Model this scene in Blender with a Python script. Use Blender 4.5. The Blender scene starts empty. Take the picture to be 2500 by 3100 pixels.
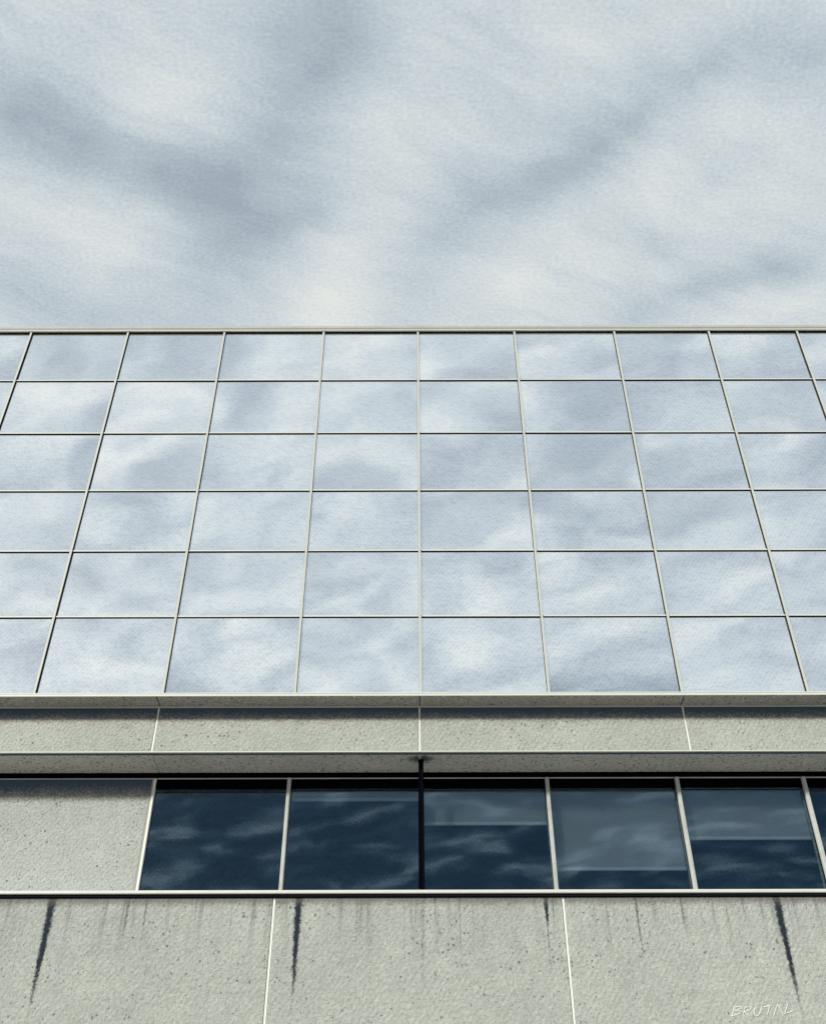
import bpy, bmesh, math, random
from mathutils import Matrix, Vector
random.seed(7)
C = bpy.context.scene.collection
SUN_EL, SUN_AZ = math.radians(27.3), math.radians(220)      # azimuth clockwise from +Y

# ------------------------------------------------------------------ node helpers
class S:
    """a socket (or number) with arithmetic that adds Math nodes"""
    def __init__(s, g, v): s.g, s.v = g, v
    def _m(s, op, *o, clamp=False):
        n = s.g.nt.nodes.new('ShaderNodeMath'); n.operation = op; n.use_clamp = clamp
        for i, x in enumerate((s,) + o):
            s.g.put(n.inputs[i], x)
        return S(s.g, n.outputs[0])
    def __add__(a, b): return a._m('ADD', b)
    __radd__ = __add__
    def __sub__(a, b): return a._m('SUBTRACT', b)
    def __rsub__(a, b): return S(a.g, b)._m('SUBTRACT', a)
    def __mul__(a, b): return a._m('MULTIPLY', b)
    __rmul__ = __mul__
    def __truediv__(a, b): return a._m('DIVIDE', b)
    def max(a, b): return a._m('MAXIMUM', b)
    def min(a, b): return a._m('MINIMUM', b)
    def abs(a): return a._m('ABSOLUTE')
    def sin(a): return a._m('SINE')
    def sqrt(a): return a._m('SQRT')
    def pow(a, b): return a._m('POWER', b)
    def exp(a): return a._m('EXPONENT')
    def clamp(a): return (a + 0.0)._m('ADD', 0.0, clamp=True)
    def gt(a, b): return a._m('GREATER_THAN', b)
    def step(a, lo, hi):                                   # smoothstep 0..1
        n = a.g.nt.nodes.new('ShaderNodeMapRange'); n.interpolation_type = 'SMOOTHSTEP'
        a.g.put(n.inputs[0], a); a.g.put(n.inputs[1], lo); a.g.put(n.inputs[2], hi)
        return S(a.g, n.outputs[0])
class G:
    def __init__(s, nt): s.nt = nt
    def put(s, inp, x):
        if isinstance(x, S): x = x.v
        if isinstance(x, bpy.types.NodeSocket): s.nt.links.new(x, inp)
        elif isinstance(x, (tuple, list)) and inp.type == 'RGBA' and len(x) == 3: inp.default_value = (*x, 1)
        else: inp.default_value = x
    def node(s, t, **kw):
        n = s.nt.nodes.new(t)
        for k, v in kw.items(): setattr(n, k, v)
        return n
    def vec(s, x, y, z=0.0):
        n = s.node('ShaderNodeCombineXYZ')
        for i, c in enumerate((x, y, z)): s.put(n.inputs[i], c)
        return n.outputs[0]
    def sep(s, v):
        n = s.node('ShaderNodeSeparateXYZ'); s.put(n.inputs[0], v)
        return [S(s, o) for o in n.outputs]
    def noise(s, v, scale, detail=2.0, rough=.5, dist=0.0):
        n = s.node('ShaderNodeTexNoise'); s.put(n.inputs['Vector'], v)
        n.inputs['Scale'].default_value = scale; n.inputs['Detail'].default_value = detail
        n.inputs['Roughness'].default_value = rough; n.inputs['Distortion'].default_value = dist
        return S(s, n.outputs[0])
    def voro(s, v, scale, rnd=1.0):
        n = s.node('ShaderNodeTexVoronoi'); s.put(n.inputs['Vector'], v)
        n.inputs['Scale'].default_value = scale; n.inputs['Randomness'].default_value = rnd
        return S(s, n.outputs['Distance']), n.outputs['Color']
    def ramp(s, f, stops):
        n = s.node('ShaderNodeValToRGB'); s.put(n.inputs[0], f)
        e = n.color_ramp.elements
        while len(e) < len(stops): e.new(.5)
        for el, (p, c) in zip(e, stops): el.position = p; el.color = (*c, 1)
        return n.outputs[0]
    def mix(s, f, a, b, mode='MIX'):
        n = s.node('ShaderNodeMix', data_type='RGBA', blend_type=mode)
        s.put(n.inputs[0], f); s.put(n.inputs[6], a); s.put(n.inputs[7], b)
        return n.outputs[2]
    def bump(s, h, strength, dist):
        n = s.node('ShaderNodeBump'); n.inputs['Strength'].default_value = strength
        n.inputs['Distance'].default_value = dist; s.put(n.inputs['Height'], h)
        return n.outputs[0]
def lin(r, g, b):
    return tuple(((c/255)/12.92 if c/255 <= .04045 else ((c/255+.055)/1.055)**2.4) for c in (r, g, b))
def material(name):
    m = bpy.data.materials.new(name); m.use_nodes = True
    g = G(m.node_tree); b = m.node_tree.nodes['Principled BSDF']
    return m, g, b
def setb(g, b, **kw):
    for k, v in kw.items(): g.put(b.inputs[k.replace('_', ' ')], v)
def position(g): return g.node('ShaderNodeNewGeometry').outputs['Position']

def weave(g, x, z, n):
    """fine hammered relief: small staggered bumps, broken up so that no row runs through"""
    k = 2*math.pi
    p = n*14.0
    w = (x*(k/.060) + p).sin() * (z*(k/.085) + p*.9).sin()
    q = g.noise(g.vec(x*12.0, z*30.0, 0.7), 1.0, 1, .5) - .5
    return w*.28 + q*1.5 + .5

# ------------------------------------------------------------------ world: hazy clouded sky
BANDS = [   # streaks of thicker and thinner cloud: centre line on the cloud layer (x/z, y/z), half width, strength
  ([(-.4401,.5421),(-.3637,.5774),(-.302,.6083),(-.2136,.6512)], .024, .95),
  ([(-.0545,.4234),(-.0795,.4759),(-.1127,.5479),(-.1629,.6114),(-.2136,.6512)], .029, .85),
  ([(-.1336,.4317),(-.1242,.5181)], .035, .45),
  ([(-.2136,.6512),(-.1934,.6934),(-.2126,.7579),(-.2704,.8428)], .0376, .6),
  ([(-.0858,.6586),(-.1398,.6843),(-.1974,.725)], .017, .6),
  ([(.3428,.4814),(.2546,.5463),(.2085,.5905),(.1683,.6263),(.1104,.6639),(.044,.6941)], .0181, .85),
  ([(.2088,.5589),(.1167,.6122),(.0174,.6756)], .0301, .35),
  ([(.044,.6941),(.0072,.7518),(-.0099,.8435)], .0276, .5),
  ([(.449,.7268),(.3798,.7529),(.3108,.7938),(.2276,.8442)], .017, .7),
  ([(.415,.5097),(.3537,.4884)], .0226, .6),
  ([(-.5046,.7776),(-.4229,.8058),(-.3253,.8278)], .0301, .5),
  ([(.3041,.6249),(.3486,.6211)], .0191, .35),
  ([(.2465,.7071),(.3224,.7136)], .0151, .4),
  ([(.0019,.5381),(.1221,.5043)], .0226, .3),
  ([(-.4166,.5272),(-.3202,.5576)], .0301, .35),
  ([(-.1381,.7955),(-.0495,.7788)], .042, -1.35),
  ([(.0747,.7931),(.1447,.7589)], .0301, -.8),
  ([(.3997,.8373),(.4886,.7873)], .0226, -.8),
  ([(-.3726,.7376),(-.2889,.7248)], .0301, -.7),
  ([(-.3873,.6686),(-.3251,.6931)], .02, -.3),
  ([(.2243,.6642),(.2995,.6526),(.428,.6529)], .025, -.35),
  ([(-.0516,.5739),(.0542,.5433)], .0301, -.35),
  ([(-.1803,.4848),(-.253,.5325),(-.167,.5632)], .025, -.3),
  ([(.1503,.4673),(.2646,.4766)], .025, -.3),
]
def build_world():
    w = bpy.data.worlds.new('World'); bpy.context.scene.world = w; w.use_nodes = True
    g = G(w.node_tree); bg = w.node_tree.nodes['Background']
    sky = g.node('ShaderNodeTexSky', sky_type='NISHITA', sun_disc=False, sun_elevation=SUN_EL, sun_rotation=SUN_AZ)
    sky.air_density = 1.0; sky.dust_density = 2.0
    d = g.node('ShaderNodeTexCoord').outputs['Generated']
    x, y, z = g.sep(d)
    zc = z.max(.05)
    u0, v0 = x/zc, y/zc
    uv0 = g.vec(u0, v0)
    wa = g.noise(uv0, 4.5, 4, .55) - .5; wb = g.noise(g.vec(u0 + 7.3, v0), 4.5, 4, .55) - .5
    u, v = u0 + wa*.11, v0 + wb*.11
    acc = None
    uvw = g.vec(u, v, 0.0)
    for pts, hw, st in BANDS:
        for (ax, ay), (bx, by) in zip(pts, pts[1:]):
            ln = math.hypot(bx-ax, by-ay)
            mp = g.node('ShaderNodeMapping', vector_type='TEXTURE'); g.put(mp.inputs[0], uvw)
            mp.inputs['Location'].default_value = ((ax+bx)/2, (ay+by)/2, 0)
            mp.inputs['Rotation'].default_value = (0, 0, math.atan2(by-ay, bx-ax))
            mp.inputs['Scale'].default_value = (ln*.5 + hw*(3.0 if st > 0 else 4.2), hw*(4.0 if st > 0 else 3.8), 1)
            gt = g.node('ShaderNodeTexGradient', gradient_type='QUADRATIC_SPHERE'); g.put(gt.inputs[0], mp.outputs[0])
            k = S(g, gt.outputs['Fac'])*(st if st > 0 else st*.55)
            acc = k if acc is None else acc + k
    # ordinary cloud mass everywhere, drawn out along one diagonal
    a = math.radians(24)
    ru, rv = u*math.cos(a) + v*math.sin(a), v*math.cos(a) - u*math.sin(a)
    soft = g.noise(g.vec(ru*CL['sx'], rv*CL['sy'], 3.1), CL['scale'], 4, .5, .4) - .5
    wisp = g.noise(g.vec(ru*1.2, rv*2.6, 8.2), 9.0, 3, .55) - .5
    back = (0.0 - v0).step(-.1, .3)                        # behind the camera: broken cloud, more contrast
    low = (0.0 - v0).step(1.80, 2.02)
    r1 = g.noise(g.vec(ru, rv*1.5, 5.7), 6.2, 3, .5, .4) - .5
    r2 = g.noise(g.vec(ru*.7, rv*1.9, 1.3), 13.0, 3, .5, .3) - .5
    streak = g.noise(g.vec(ru*.7, rv*2.8, 2.2), 13.0, 4, .6, .3) - .5
    front = acc*.47 + soft*.36 + wisp*.30 + streak*.42 + .325
    r4 = g.noise(g.vec(ru*.55, rv*2.2, 6.6), 17.0, 4, .58, .5) - .5
    rear = r1*CL['rear'] + r2*CL['rearw'] + r4*1.1 + CL['rear0']
    f = front + (rear - front)*back
    grain = g.noise(g.vec(u0, v0*1.35, 1.0), 215.0, 1, .6) - .5
    f = f + grain*.50
    day = g.ramp(f, [(.0, lin(232, 236, 232)), (.22, lin(217, 224, 226)), (.45, lin(199, 210, 216)), (.70, lin(181, 193, 202)), (1.0, lin(163, 176, 187))])
    # towards the horizon behind the camera the gaps open and show much darker blue
    r3 = g.noise(g.vec(ru*.8, rv*1.5, 4.4), 9.0, 3, .5, .3) - .5
    fl = r3*3.6 + .76 + r2*1.7
    dark = g.ramp(fl, [(.0, lin(196, 206, 212)), (.30, lin(158, 174, 186)), (.58, lin(96, 122, 142)), (1.0, lin(66, 94, 116))])
    col = g.mix(low, day, dark)
    hz = z.step(-.02, .06)
    col = g.mix(hz, lin(120, 128, 134), col)
    col = g.mix(1.0, col, (10, 10, 10), 'MULTIPLY')
    g.nt.nodes[-1].clamp_result = False
    out = g.mix(.94, sky.outputs[0], col)
    g.put(bg.inputs[0], out); bg.inputs[1].default_value = .1
    w.cycles.sampling_method = 'NONE'
CL = dict(sx=1.0, sy=2.0, scale=2.6, rear=2.1, rearw=1.4, rear0=.50)
build_world()
sun = bpy.data.lights.new('sun', 'SUN'); sun.energy = 4.3; sun.angle = math.radians(6); sun.color = (1.0, .975, .92)
so = bpy.data.objects.new('sun', sun); C.objects.link(so)
sdir = Vector((math.sin(SUN_AZ)*math.cos(SUN_EL), math.cos(SUN_AZ)*math.cos(SUN_EL), math.sin(SUN_EL)))
so.rotation_euler = (-sdir).to_track_quat('-Z', 'Y').to_euler(); so.location = sdir*60

# ------------------------------------------------------------------ materials
STAINS = [  # x, half width, length, strength   (run-off streaks under the sill)
  (-3.727, .052, 1.12, 1.0), (-1.187, .048, 1.04, 1.0), (1.361, .030, .36, .95), (1.356, .020, .80, .45), (3.742, .050, 1.10, 1.0),
  (-3.54, .018, .40, .36), (-2.94, .024, .52, .46), (-2.752, .020, .48, .44), (-2.236, .016, .30, .34), (-1.646, .020, .40, .38),
  (.089, .034, 1.0, .34), (.468, .016, .70, .38), (2.285, .022, .62, .50), (2.752, .024, .42, .50), (3.385, .028, .30, .40), (3.906, .018, .34, .38),
]
def concrete(name, col, coarse=False, shade_grime=None, stains=False, specks=(.05, .06, .08), sp_amt=.75, bumpy=1.0, light_specks=0.0):
    m, g, b = material(name)
    p = position(g); x, y, z = g.sep(p)
    big = g.noise(p, .8, 3, .6); mid = g.noise(p, 5.0, 4, .65); fine = g.noise(p, 38.0, 3, .7); micro = g.noise(p, 120.0, 2, .6)
    rnd = S(g, g.node('ShaderNodeObjectInfo').outputs['Random'])
    tone = big*.40 + mid*.42 + fine*.85 + micro*.60 + rnd*.06 - .165
    c = g.mix(1.0, g.vec(tone, tone, tone), col, 'MULTIPLY')
    pw = g.vec(x + (mid-.5)*.10, y, z + (fine-.5)*.05)
    vd, vc = g.voro(pw, 23.0); rx, ry, rz = g.sep(vc)       # pits
    size = (rx - .44).max(0.0)*.42
    patch = g.noise(p, 1.7, 2, .5).step(.40, .62)
    pit = (1.0 - (vd - size*(patch*.6 + .4)).step(.0, .10)) * rx.gt(.44)
    vd2, vc2 = g.voro(pw, 50.0); r2, _, r3 = g.sep(vc2)
    pit2 = (1.0 - (vd2 - .12).step(.0, .18)) * r2.gt(.58) * (mid.step(.40, .56))
    c = g.mix((pit*.82).max(pit2*.68) * sp_amt, c, specks)
    lt = (1.0 - (vd2 - .14).step(.0, .2)) * r3.gt(.84 - light_specks)
    c = g.mix(lt*(.55 + light_specks), c, tuple(min(1, k*1.55) for k in col))
    if coarse:
        s1 = g.noise(p, 26.0, 2, .6); s2 = g.noise(g.vec(x + 5.0, y, z), 30.0, 2, .6)
        c = g.mix(s1.step(.56, .68)*.70, c, specks)
        c = g.mix(s2.step(.60, .72)*.75, c, (.72, .71, .66))
    if coarse:  # shadow smudge round the post's top, painted into the soffit colour
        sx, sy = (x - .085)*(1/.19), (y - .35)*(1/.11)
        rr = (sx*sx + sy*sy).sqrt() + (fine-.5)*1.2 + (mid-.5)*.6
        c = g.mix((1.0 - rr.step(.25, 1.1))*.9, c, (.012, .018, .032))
    if shade_grime:                                               # ledge shade painted into the colour, with some grime, breaking up into speckle
        top, ln = shade_grime
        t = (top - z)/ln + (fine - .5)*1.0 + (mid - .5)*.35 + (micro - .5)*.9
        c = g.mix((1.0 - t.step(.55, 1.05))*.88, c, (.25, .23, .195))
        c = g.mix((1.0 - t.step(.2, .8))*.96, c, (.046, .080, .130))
    if stains:
        t0 = (5.58 - z)
        wob = (g.noise(g.vec(x, y, z*.6), 9.0, 3, .6) - .5)
        acc = None
        for sx, hw, ln, st in STAINS:
            t = (t0*(1/(ln*1.24))).clamp()
            wd = (1.0 - t*.86)*(hw*1.0)
            e = ((x - sx) + wob*(hw*.35)).abs()/wd
            k = (1.0 - (e + (fine-.5)*1.5 + (micro-.5)*1.3).step(.15, 1.45)) * (1.0 - (t + (fine - .5)*.35).step(.35, 1.0)) * st
            acc = k if acc is None else acc.max(k)
        col1 = g.noise(g.vec(x*1.0, z*.035, 3.3), 10.0, 3, .6); len1 = g.noise(g.vec(x, 0.0, 9.0), 4.0, 2, .5)
        drip = (col1 + (fine-.5)*.10)  .step(.50, .62) * (1.0 - (t0/(len1*1.5) + (mid-.5)*.5).step(.15, 1.0))
        acc = acc.max(drip*.36)
        c = g.mix((acc*1.25).clamp()*.6, c, (.10, .098, .09))
        c = g.mix(((acc - .28)*1.9).clamp()*.97, c, (.011, .018, .030))
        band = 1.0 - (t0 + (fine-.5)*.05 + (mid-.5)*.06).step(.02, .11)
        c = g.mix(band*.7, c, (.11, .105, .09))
    n = g.noise(p, 11.0, 2, .5)
    h = weave(g, x, z + y, n)*.40 + fine*1.1 + micro*.35 - pit*1.1 - pit2*.5
    setb(g, b, Base_Color=c, Roughness=.92, Normal=g.bump(h, .66*bumpy, .016))
    b.inputs['Specular IOR Level'].default_value = .25
    return m
M = {}
M['wall'] = concrete('weathered_concrete_streaked', (.380, .395, .354), stains=True)
M['band'] = concrete('weathered_concrete_band', (.390, .406, .364), shade_grime=(7.795, .215))
M['infill'] = concrete('weathered_concrete_infill', (.385, .402, .366), shade_grime=(7.14, .30))
M['soffit'] = concrete('soffit_concrete', (.33, .322, .298), coarse=True, specks=(.025, .040, .065), sp_amt=1.0, light_specks=.22)
M['deep_soffit'] = concrete('deep_soffit_concrete', (.47, .457, .42), coarse=True, specks=(.025, .040, .065), sp_amt=1.0, light_specks=.22)  # same soffit concrete, colour lightened to offset the deeper shade

def painted(name, col, rough=.55, grain=.10, metallic=0.0):
    m, g, b = material(name); p = position(g)
    t = (g.noise(p, 60.0, 3, .6) - .5)*2*grain + (g.noise(p, 3.0, 3, .6) - .5)*grain*1.6 + 1.0
    setb(g, b, Base_Color=g.mix(1.0, g.vec(t, t, t), col, 'MULTIPLY'), Roughness=rough, Metallic=metallic,
         Normal=g.bump(g.noise(p, 90.0, 2), .15, .004))
    return m
M['cap'] = painted('pale_anodised_cap', (.50, .505, .45))
M['cap_light'] = painted('cream_painted_metal', (.60, .605, .545))
M['cap_grey'] = painted('weathered_grey_coping', (.38, .38, .34), grain=.25)
M['sealant'] = painted('pale_joint_sealant', (.78, .78, .70), .8)
M['sealant_grey'] = painted('grey_joint_sealant', (.34, .34, .31), .8)
M['dark_joint'] = painted('dark_joint_line', (.05, .07, .09), .8)
M['gasket_or_shade_gap'] = painted('black_rubber_gasket_and_shade_gap', (.008, .009, .012), .8)
def flat_black(n): n.node_tree.nodes['Principled BSDF'].inputs['Specular IOR Level'].default_value = 0; return n
M['black'] = painted('black_painted_steel', (.0022, .0022, .0045), .9)
flat_black(M['black']); flat_black(M['gasket_or_shade_gap'])
M['fin'] = painted('rough_cream_mullion', (.44, .445, .41), .85, .4)
M['interior'] = painted('dim_interior_wall', (.03, .036, .042), .9)
M['slate'] = painted('blue_grey_strip', (.05, .075, .105), .95, .4)
M['signature_white'] = painted('white_signature_line', (.74, .75, .70), .9, .3)
M['roof'] = painted('roofing_felt', (.16, .16, .16), .9)
M['blind'] = painted('grey_blind_fabric', (.62, .62, .60), .9, .06)
M['blind_bar'] = painted('pale_blind_bar', (.95, .97, .98), .6)

def mirror_panel():
    m, g, b = material('silver_mirror_glazing')
    p = position(g); x, y, z = g.sep(p)
    rnd = S(g, g.node('ShaderNodeObjectInfo').outputs['Random'])
    slow = g.noise(g.vec(x, y + rnd*13.0, z), .8, 1, .4)
    fine = g.noise(p, 55.0, 2, .6)
    wv = weave(g, x, z, g.noise(p, 6.0, 2))
    br = rnd*.05 + (fine-.5)*.20 + (wv - .5)*.26 + PANEL['tone']
    c = g.mix(1.0, g.vec(br, br, br), PANEL['tint'], 'MULTIPLY')
    n1 = g.bump(slow, PANEL['wav'], .12)
    # every sheet sits a little differently in its frame
    va = g.node('ShaderNodeVectorMath', operation='ADD'); g.put(va.inputs[0], n1)
    wn = g.node('ShaderNodeTexWhiteNoise', noise_dimensions='1D'); g.put(wn.inputs['W'], rnd*97.0)
    ca, cb, cc = g.sep(wn.outputs['Color'])
    g.put(va.inputs[1], g.vec((ca - .5)*.055, 0.0, (cb - .5)*.050))
    vn = g.node('ShaderNodeVectorMath', operation='NORMALIZE'); g.put(vn.inputs[0], va.outputs[0]); n1 = vn.outputs[0]
    n2 = g.node('ShaderNodeBump'); n2.inputs['Strength'].default_value = .012; n2.inputs['Distance'].default_value = .004
    g.put(n2.inputs['Height'], wv*.7 + fine*.8); g.put(n2.inputs['Normal'], n1)
    setb(g, b, Base_Color=c, Metallic=PANEL['metal'], Roughness=.05, Normal=n2.outputs[0])
    return m
PANEL = dict(tone=.985, tint=(.928, .964, 1.004), wav=.085, metal=.93)
M['mirror'] = mirror_panel()

def window_glass():
    m, g, b = material('dark_tinted_window_glass')
    p = position(g); x, y, z = g.sep(p)
    out = g.nt.nodes['Material Output']
    tr = g.node('ShaderNodeBsdfTransparent'); tr.inputs[0].default_value = (.83, .87, .89, 1)
    gl = g.node('ShaderNodeBsdfGlossy'); gl.inputs['Roughness'].default_value = .03; gl.inputs[0].default_value = (.80, .93, 1, 1)
    wv = weave(g, x, z, g.noise(p, 6.0, 2))
    n1 = g.bump(g.noise(p, .8, 1, .4), .05, .10)
    n2 = g.node('ShaderNodeBump'); n2.inputs['Strength'].default_value = .004; n2.inputs['Distance'].default_value = .004
    g.put(n2.inputs['Height'], wv); g.put(n2.inputs['Normal'], n1)
    g.put(gl.inputs['Normal'], n2.outputs[0])
    wc = (wv-.5)*.30 + (g.noise(p, 50.0, 2, .6) - .5)*.35 + .98
    g.put(gl.inputs[0], g.mix(1.0, g.vec(wc, wc, wc), (.70, .90, 1.04), 'MULTIPLY'))
    fr = g.node('ShaderNodeFresnel'); fr.inputs[0].default_value = 1.6
    f = S(g, fr.outputs[0])*.8 + .085
    mx = g.node('ShaderNodeMixShader'); g.put(mx.inputs[0], f); g.put(mx.inputs[1], tr.outputs[0]); g.put(mx.inputs[2], gl.outputs[0])
    g.put(out.inputs[0], mx.outputs[0])
    return m
M['window_glass'] = window_glass()
def ground_mat():
    m, g, b = material('pale_paving')
    p = position(g)
    t = g.noise(p, .2, 4, .6)*.35 + g.noise(p, 9.0, 3, .6)*.3 + .65
    br = g.node('ShaderNodeTexBrick'); g.put(br.inputs['Vector'], p)
    br.inputs['Scale'].default_value = 1.0; br.inputs['Color1'].default_value = (.42, .40, .36, 1); br.inputs['Color2'].default_value = (.37, .355, .325, 1)
    br.inputs['Mortar'].default_value = (.14, .14, .13, 1); br.inputs['Mortar Size'].default_value = .012
    setb(g, b, Base_Color=g.mix(1.0, g.vec(t, t, t), br.outputs[0], 'MULTIPLY'), Roughness=.9)
    return m
M['ground'] = ground_mat()

# ------------------------------------------------------------------ mesh helpers
def box(bm, x0, x1, y0, y1, z0, z1, bev=0.0):
    r = bmesh.ops.create_cube(bm, size=1)
    bmesh.ops.scale(bm, vec=(x1-x0, y1-y0, z1-z0), verts=r['verts'])
    bmesh.ops.translate(bm, vec=((x0+x1)/2, (y0+y1)/2, (z0+z1)/2), verts=r['verts'])
    if bev:
        ed = list({e for v in r['verts'] for e in v.link_edges})
        bmesh.ops.bevel(bm, geom=ed, offset=bev, segments=1, affect='EDGES')
def obj(name, bm, mat, parent=None):
    me = bpy.data.meshes.new(name); bm.to_mesh(me); bm.free(); me.materials.append(M[mat])
    o = bpy.data.objects.new(name, me); C.objects.link(o)
    if parent is not None: o.parent = parent
    return o
def boxes(name, mat, parent, *bs, bev=0.0):
    bm = bmesh.new()
    for b in bs: box(bm, *b, bev=bev)
    return obj(name, bm, mat, parent)
def prism(name, mat, parent, x0, x1, prof):
    """profile of (y, z) points swept along x"""
    bm = bmesh.new()
    a = [bm.verts.new((x0, y, z)) for y, z in prof]; b = [bm.verts.new((x1, y, z)) for y, z in prof]
    n = len(prof)
    for i in range(n): bm.faces.new((a[i], a[(i+1) % n], b[(i+1) % n], b[i]))
    bm.faces.new(a); bm.faces.new(b[::-1])
    bmesh.ops.recalc_face_normals(bm, faces=bm.faces)
    return obj(name, bm, mat, parent)
def tag(o, label=None, cat=None, group=None, kind=None):
    for k, v in (('label', label), ('category', cat), ('group', group), ('kind', kind)):
        if v: o[k] = v

# ------------------------------------------------------------------ the ground
bm = bmesh.new(); bmesh.ops.create_grid(bm, x_segments=8, y_segments=8, size=400)
gr = obj('ground', bm, 'ground'); gr.location.z = 0
tag(gr, 'pale paved ground in front of the concrete building', 'ground', kind='structure')

# ------------------------------------------------------------------ the building
bld = bpy.data.objects.new('building', None); C.objects.link(bld)
tag(bld, 'grey concrete office building with mirrored glass upper storeys above a dark ribbon window', 'building')
X0, X1 = -8.9, 8.9
MX = [-7.38, -5.880, -4.388, -2.900, -1.370, .082, 1.568, 3.107, 4.565, 5.925, 7.40]
RZ = [7.862, 8.950, 9.968, 11.000, 12.080, 13.168, 14.235]
# body behind the facade
boxes('wall', 'interior', bld, (X0, X1, .33, 12, 7.27, 14.19), (X0, X1, .32, 12, 0, 5.58), (X0, X1, 3.2, 12, 5.58, 7.27),
      (X0, X0+.2, .95, 3.2, 5.58, 7.27), (X1-.2, X1, .95, 3.2, 5.58, 7.27))
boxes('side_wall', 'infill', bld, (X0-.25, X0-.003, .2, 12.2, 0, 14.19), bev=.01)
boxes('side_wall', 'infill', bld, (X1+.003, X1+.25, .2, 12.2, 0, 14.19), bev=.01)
boxes('roof', 'roof', bld, (X0-.2, X1+.2,   .35, 12.2, 14.20, 14.27))
# mirrored panes of the upper storeys
xs = [X0] + MX + [X1]
for r in range(6):
    for c in range(12):
        a, b_ = xs[c]+.004, xs[c+1]-.004; z0, z1 = RZ[r]+.004, RZ[r+1]-.004
        cx, cz = (a+b_)/2, (z0+z1)/2
        bm = bmesh.new(); box(bm, a-cx, b_-cx, 0, .024, z0-cz, z1-cz, bev=.003)
        o = obj('glass_panel', bm, 'mirror', bld); o.location = (cx, .004, cz)
        o.rotation_euler = (math.radians(random.gauss(0, .10)), 0, math.radians(random.gauss(0, .07)))
boxes('backing', 'gasket_or_shade_gap', bld, (X0, X1, .06, .32, 7.83, 14.19))
for x in MX:
    mu = boxes('mullion', 'cap', bld, (x-.0150, x+.0150, -.028, -.0245, RZ[0]-.004, RZ[6]), bev=.003)
    boxes('gasket_or_shade_gap', 'gasket_or_shade_gap', mu, (x-.0158, x+.0158, -.0240, -.001, RZ[0]-.004, RZ[6]))
for z in RZ[1:6]:                                          # rails run between the mullions
    ed = [X0] + MX + [X1]
    tr = boxes('transom', 'cap_light', bld, *[(p+.0165, q-.0165, -.0150, -.0125, z-.010, z+.011) for p, q in zip(ed, ed[1:])], bev=.002)
    boxes('gasket_or_shade_gap', 'gasket_or_shade_gap', tr, *[(p+.0165, q-.0165, -.0120, .003, z-.0115, z+.007) for p, q in zip(ed, ed[1:])])
# coping along the roof edge
cp = prism('coping', 'cap_grey', bld, X0-.3, X1+.3, [(-.056, 14.286), (-.050, 14.342), (-.03, 14.352), (.5, 14.372), (.5, 14.30), (-.03, 14.286)])
boxes('coping_trim', 'cap_light', cp, (X0-.3, X1+.3, -.050, -.02, 14.272, 14.283), (X0-.3, X1+.3, -.046, -.02, 14.244, 14.266), bev=.002)
boxes('gasket_or_shade_gap', 'gasket_or_shade_gap', cp, (X0-.3, X1+.3, -.016, -.004, 14.2355, 14.2435))
# base rail of the curtain wall and the shallow soffit beneath it
rail = boxes('base_rail', 'cap_light', bld, (X0, X1, -.052, .002, 7.846, 7.861), (X0, X1, -.062, -.02, 7.808, 7.838), bev=.003)
boxes('gasket_or_shade_gap', 'sealant_grey', rail, (X0, X1, -.04, .05, 7.837, 7.848))
JX = [X0, -6.02, -2.955, .073, 3.115, 6.2, X1]
for a, b_ in zip(JX, JX[1:]):
    boxes('soffit_panel', 'soffit', bld, (a+.006, b_-.006, -.055, .172, 7.803, 7.829), bev=.003)
for x in JX[1:-1]:
    boxes('joint_sealant', 'dark_joint', bld, (x-.0055, x+.0055, -.050, .17, 7.808, 7.825))
boxes('soffit_trim', 'cap', bld, (X0, X1, .168, .184, 7.792, 7.806))
# concrete band and the deep soffit over the windows
JB = [X0, -6.02, -2.970, .070, 3.142, 6.2, X1]
for a, b_ in zip(JB, JB[1:]):
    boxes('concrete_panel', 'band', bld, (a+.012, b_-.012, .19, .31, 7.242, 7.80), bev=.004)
    boxes('soffit_panel', 'deep_soffit', bld, (a+.010, b_-.010, .205, .693, 7.224, 7.2395), bev=.002)
for x in JB[1:-1]:
    boxes('joint_sealant', 'sealant', bld, (x-.0095, x+.0095, .196, .30, 7.242, 7.80))
    boxes('joint_sealant', 'sealant_grey', bld, (x-.0095, x+.0095, .21, .69, 7.2275, 7.2395))
boxes('drip_edge', 'cap_light', bld, (X0, X1, .183, .204, 7.226, 7.2405), bev=.002)
boxes('drip_groove', 'slate', bld, (X0, X1, .2065, .246, 7.2215, 7.2232))  # thin dark blue-grey strip behind the drip edge
# head over the ribbon window
hd = boxes('window_head', 'black', bld, (X0, X1, .700, .74, 7.156, 7.268))
boxes('head_trim', 'fin', hd, (X0, X1, .684, .74, 7.1395, 7.1535))
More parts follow.
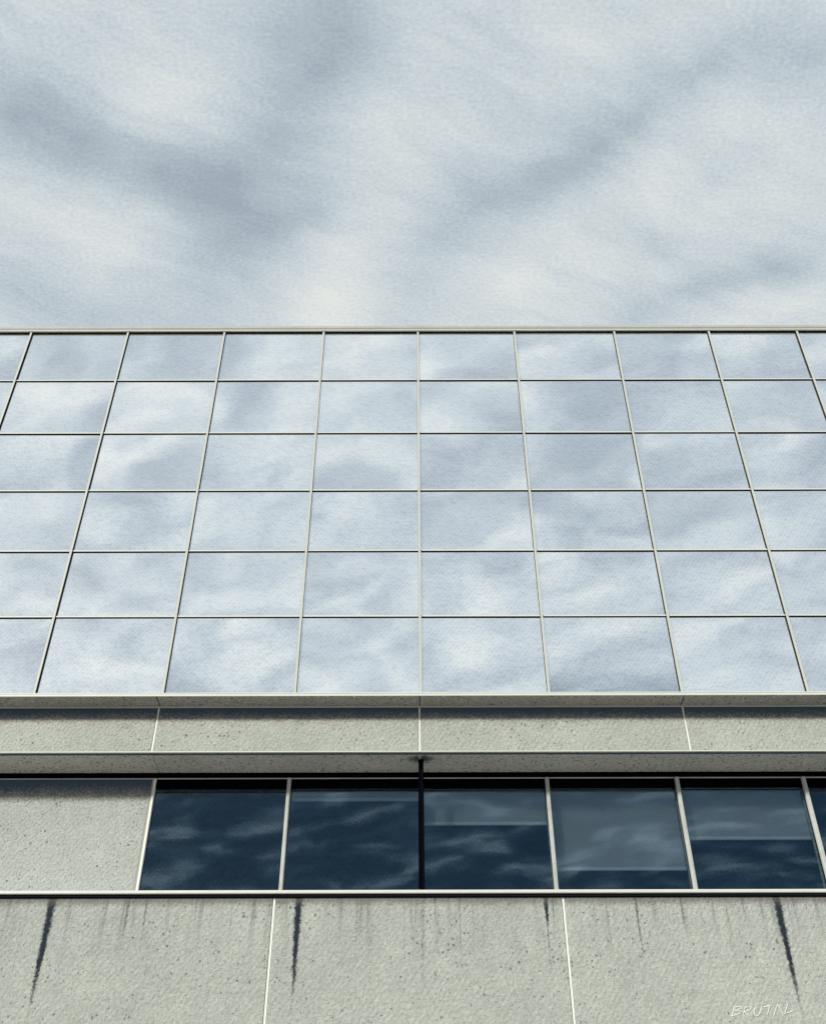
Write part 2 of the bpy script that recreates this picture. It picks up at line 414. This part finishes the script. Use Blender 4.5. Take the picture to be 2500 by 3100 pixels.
# dark windows: bays along the ribbon
WX = [-2.985, -1.440, .088, 1.546, 3.052, 4.520, 6.02, 7.46, X1]
for a, b_ in zip(WX, WX[1:]):
    w = boxes('window', 'black', bld, (a+.003, b_-.003, .685, .76, 7.024, 7.138), (a+.003, b_-.003, .70, .76, 5.655, 5.70),
              (a+.003, a+.009, .708, .76, 5.70, 7.024), (b_-.009, b_-.003, .708, .76, 5.70, 7.024))
    bm = bmesh.new(); cx = (a+b_)/2
    box(bm, a+.0095-cx, b_-.0095-cx, -.006, .006, 5.70-6.36, 7.024-6.36)
    o = obj('pane', bm, 'window_glass', w); o.location = (cx, .716, 6.36)
    o.rotation_euler = (math.radians(random.gauss(0, .25)), 0, math.radians(random.gauss(0, .3)))
for x in WX[1:-1]:
    if x == .088: boxes('mullion', 'black', bld, (x-.03, x+.03, .64, .695, 5.655, 7.137))
    else: boxes('mullion', 'fin', bld, (x-.021, x+.021, .635, .697, 5.655, 7.137), bev=.006)
jb = boxes('window_jamb', 'sealant', bld, (-3.012, -2.986, .664, .80, 5.655, 7.137), bev=.003)
boxes('gasket_or_shade_gap', 'sealant_grey', jb, (-3.034, -3.013, .676, .80, 5.655, 7.137))
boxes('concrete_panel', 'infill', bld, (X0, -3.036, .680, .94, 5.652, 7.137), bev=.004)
# black post in front of the ribbon window, up to the soffit
po = boxes('post', 'black', bld, (.056, .114, .36, .43, 5.652, 7.2225), bev=.004)
boxes('ridge', 'gasket_or_shade_gap', po, (.094, .100, .352, .3595, 5.652, 7.21))
# sill and the streaked wall below
boxes('sill', 'cap_light', bld, (X0, X1, .158, .95, 5.612, 5.647), bev=.005)
boxes('gasket_or_shade_gap', 'gasket_or_shade_gap', bld, (X0, X1, .180, .32, 5.584, 5.6115))  # black strip put in for the shadow gap under the sill
JL = [X0, -7.4, -4.42, -1.440, 1.541, 4.52, 7.5, X1]
for a, b_ in zip(JL, JL[1:]):
    cpn = boxes('concrete_panel', 'wall', bld, (a+.0145, b_-.0145, .2, .315, .0, 5.581), bev=.004)
for x in JL[1:-1]:
    boxes('joint_sealant', 'sealant', bld, (x-.0105, x+.0105, .207, .31, 0, 5.58))
# the artist's signature, built as raised strokes on the wall
STROKES = [
    [(3.1036, 4.5125), (3.0595, 4.4301)],
    [(3.1036, 4.5125), (3.1529, 4.5193), (3.1652, 4.5), (3.1009, 4.4801)],
    [(3.1009, 4.4801), (3.1527, 4.4745), (3.1315, 4.4491), (3.0595, 4.4301)],
    [(3.2097, 4.5158), (3.1822, 4.4641), (3.1632, 4.4244)],
    [(3.2083, 4.5089), (3.2657, 4.5122), (3.2453, 4.4846), (3.187, 4.4696)],
    [(3.187, 4.4696), (3.2118, 4.4469), (3.2337, 4.4284)],
    [(3.304, 4.5086), (3.2843, 4.4777), (3.283, 4.4365), (3.3036, 4.4296), (3.3336, 4.4501), (3.352, 4.4844), (3.3667, 4.5189)],
    [(3.3836, 4.5119), (3.4637, 4.5242)],
    [(3.4441, 4.5187), (3.4048, 4.4396)],
    [(3.4637, 4.4306), (3.5239, 4.5359), (3.539, 4.4978), (3.5573, 4.4325)],
    [(3.6208, 4.5336), (3.5756, 4.4482), (3.6593, 4.4769)],
]
bm = bmesh.new()
for k, s in enumerate(STROKES):
    pts = []
    for (ax, az), (bx, bz) in zip(s, s[1:]):
        for i in range(5): pts.append((ax+(bx-ax)*i/5 + random.uniform(-.0012, .0012), az+(bz-az)*i/5 + random.uniform(-.0012, .0012)))
    pts.append(s[-1])
    prev = None
    yy = .1965 - .0002*k
    for i, (px, pz) in enumerate(pts):
        q = pts[min(i+1, len(pts)-1)]; o_ = pts[max(i-1, 0)]
        t = Vector((q[0]-o_[0], q[1]-o_[1])).normalized(); wd = random.uniform(.0024, .0048)
        n = Vector((-t.y, t.x))*wd
        cur = (bm.verts.new((px+n.x, yy, pz+n.y)), bm.verts.new((px-n.x, yy, pz-n.y)))
        if prev: bm.faces.new((prev[0], prev[1], cur[1], cur[0]))
        prev = cur
lt = obj('lettering', bm, 'signature_white', bld); lt['label'] = 'thin white artist signature BRUTAL in raised strokes on the concrete'

# roller blinds hanging behind the dark panes
for (a, b_, zb, lab) in [
    (-1.440, .088, 6.915, 'grey roller blind barely lowered behind the dark pane left of the black post'),
    (.088, 1.546, 6.620, 'grey roller blind lowered about a third behind the dark pane right of the black post'),
    (1.546, 3.052, 6.090, 'grey roller blind lowered almost to the sill behind a dark pane'),
    (3.052, 4.520, 6.440, 'grey roller blind lowered half way behind the dark pane at the right')]:
    root = bpy.data.objects.new('roller_blind', None); C.objects.link(root); root.location = ((a+b_)/2, .80, 7.02)
    tag(root, lab, 'roller blind', 'roller blinds behind the ribbon window')
    h = (b_-a)/2 - .028
    boxes('fabric', 'blind', root, (-h, h, -.004, .004, zb+.040-7.02, .10))
    boxes('bottom_bar', 'blind_bar', root, (-h, h, -.012, .010, zb-7.02, zb+.039-7.02), bev=.003)

# ------------------------------------------------------------------ camera
cam = bpy.data.cameras.new('camera'); co = bpy.data.objects.new('camera', cam); C.objects.link(co)
cam.sensor_fit = 'HORIZONTAL'; cam.sensor_width = 36; cam.lens = 36*2226/1736; cam.clip_start = .05; cam.clip_end = 2000
co.matrix_world = Matrix.Translation((0, -10.75, 1.6)) @ Matrix.Rotation(math.radians(130), 4, 'X') @ Matrix.Rotation(math.radians(-.13), 4, 'Z')
sc = bpy.context.scene; sc.camera = co
sc.view_settings.view_transform = 'Standard'; sc.view_settings.look = 'None'; sc.view_settings.exposure = 0; sc.view_settings.gamma = 1

sc.cycles.max_bounces = 6; sc.cycles.diffuse_bounces = 2; sc.cycles.glossy_bounces = 3; sc.cycles.transparent_max_bounces = 8
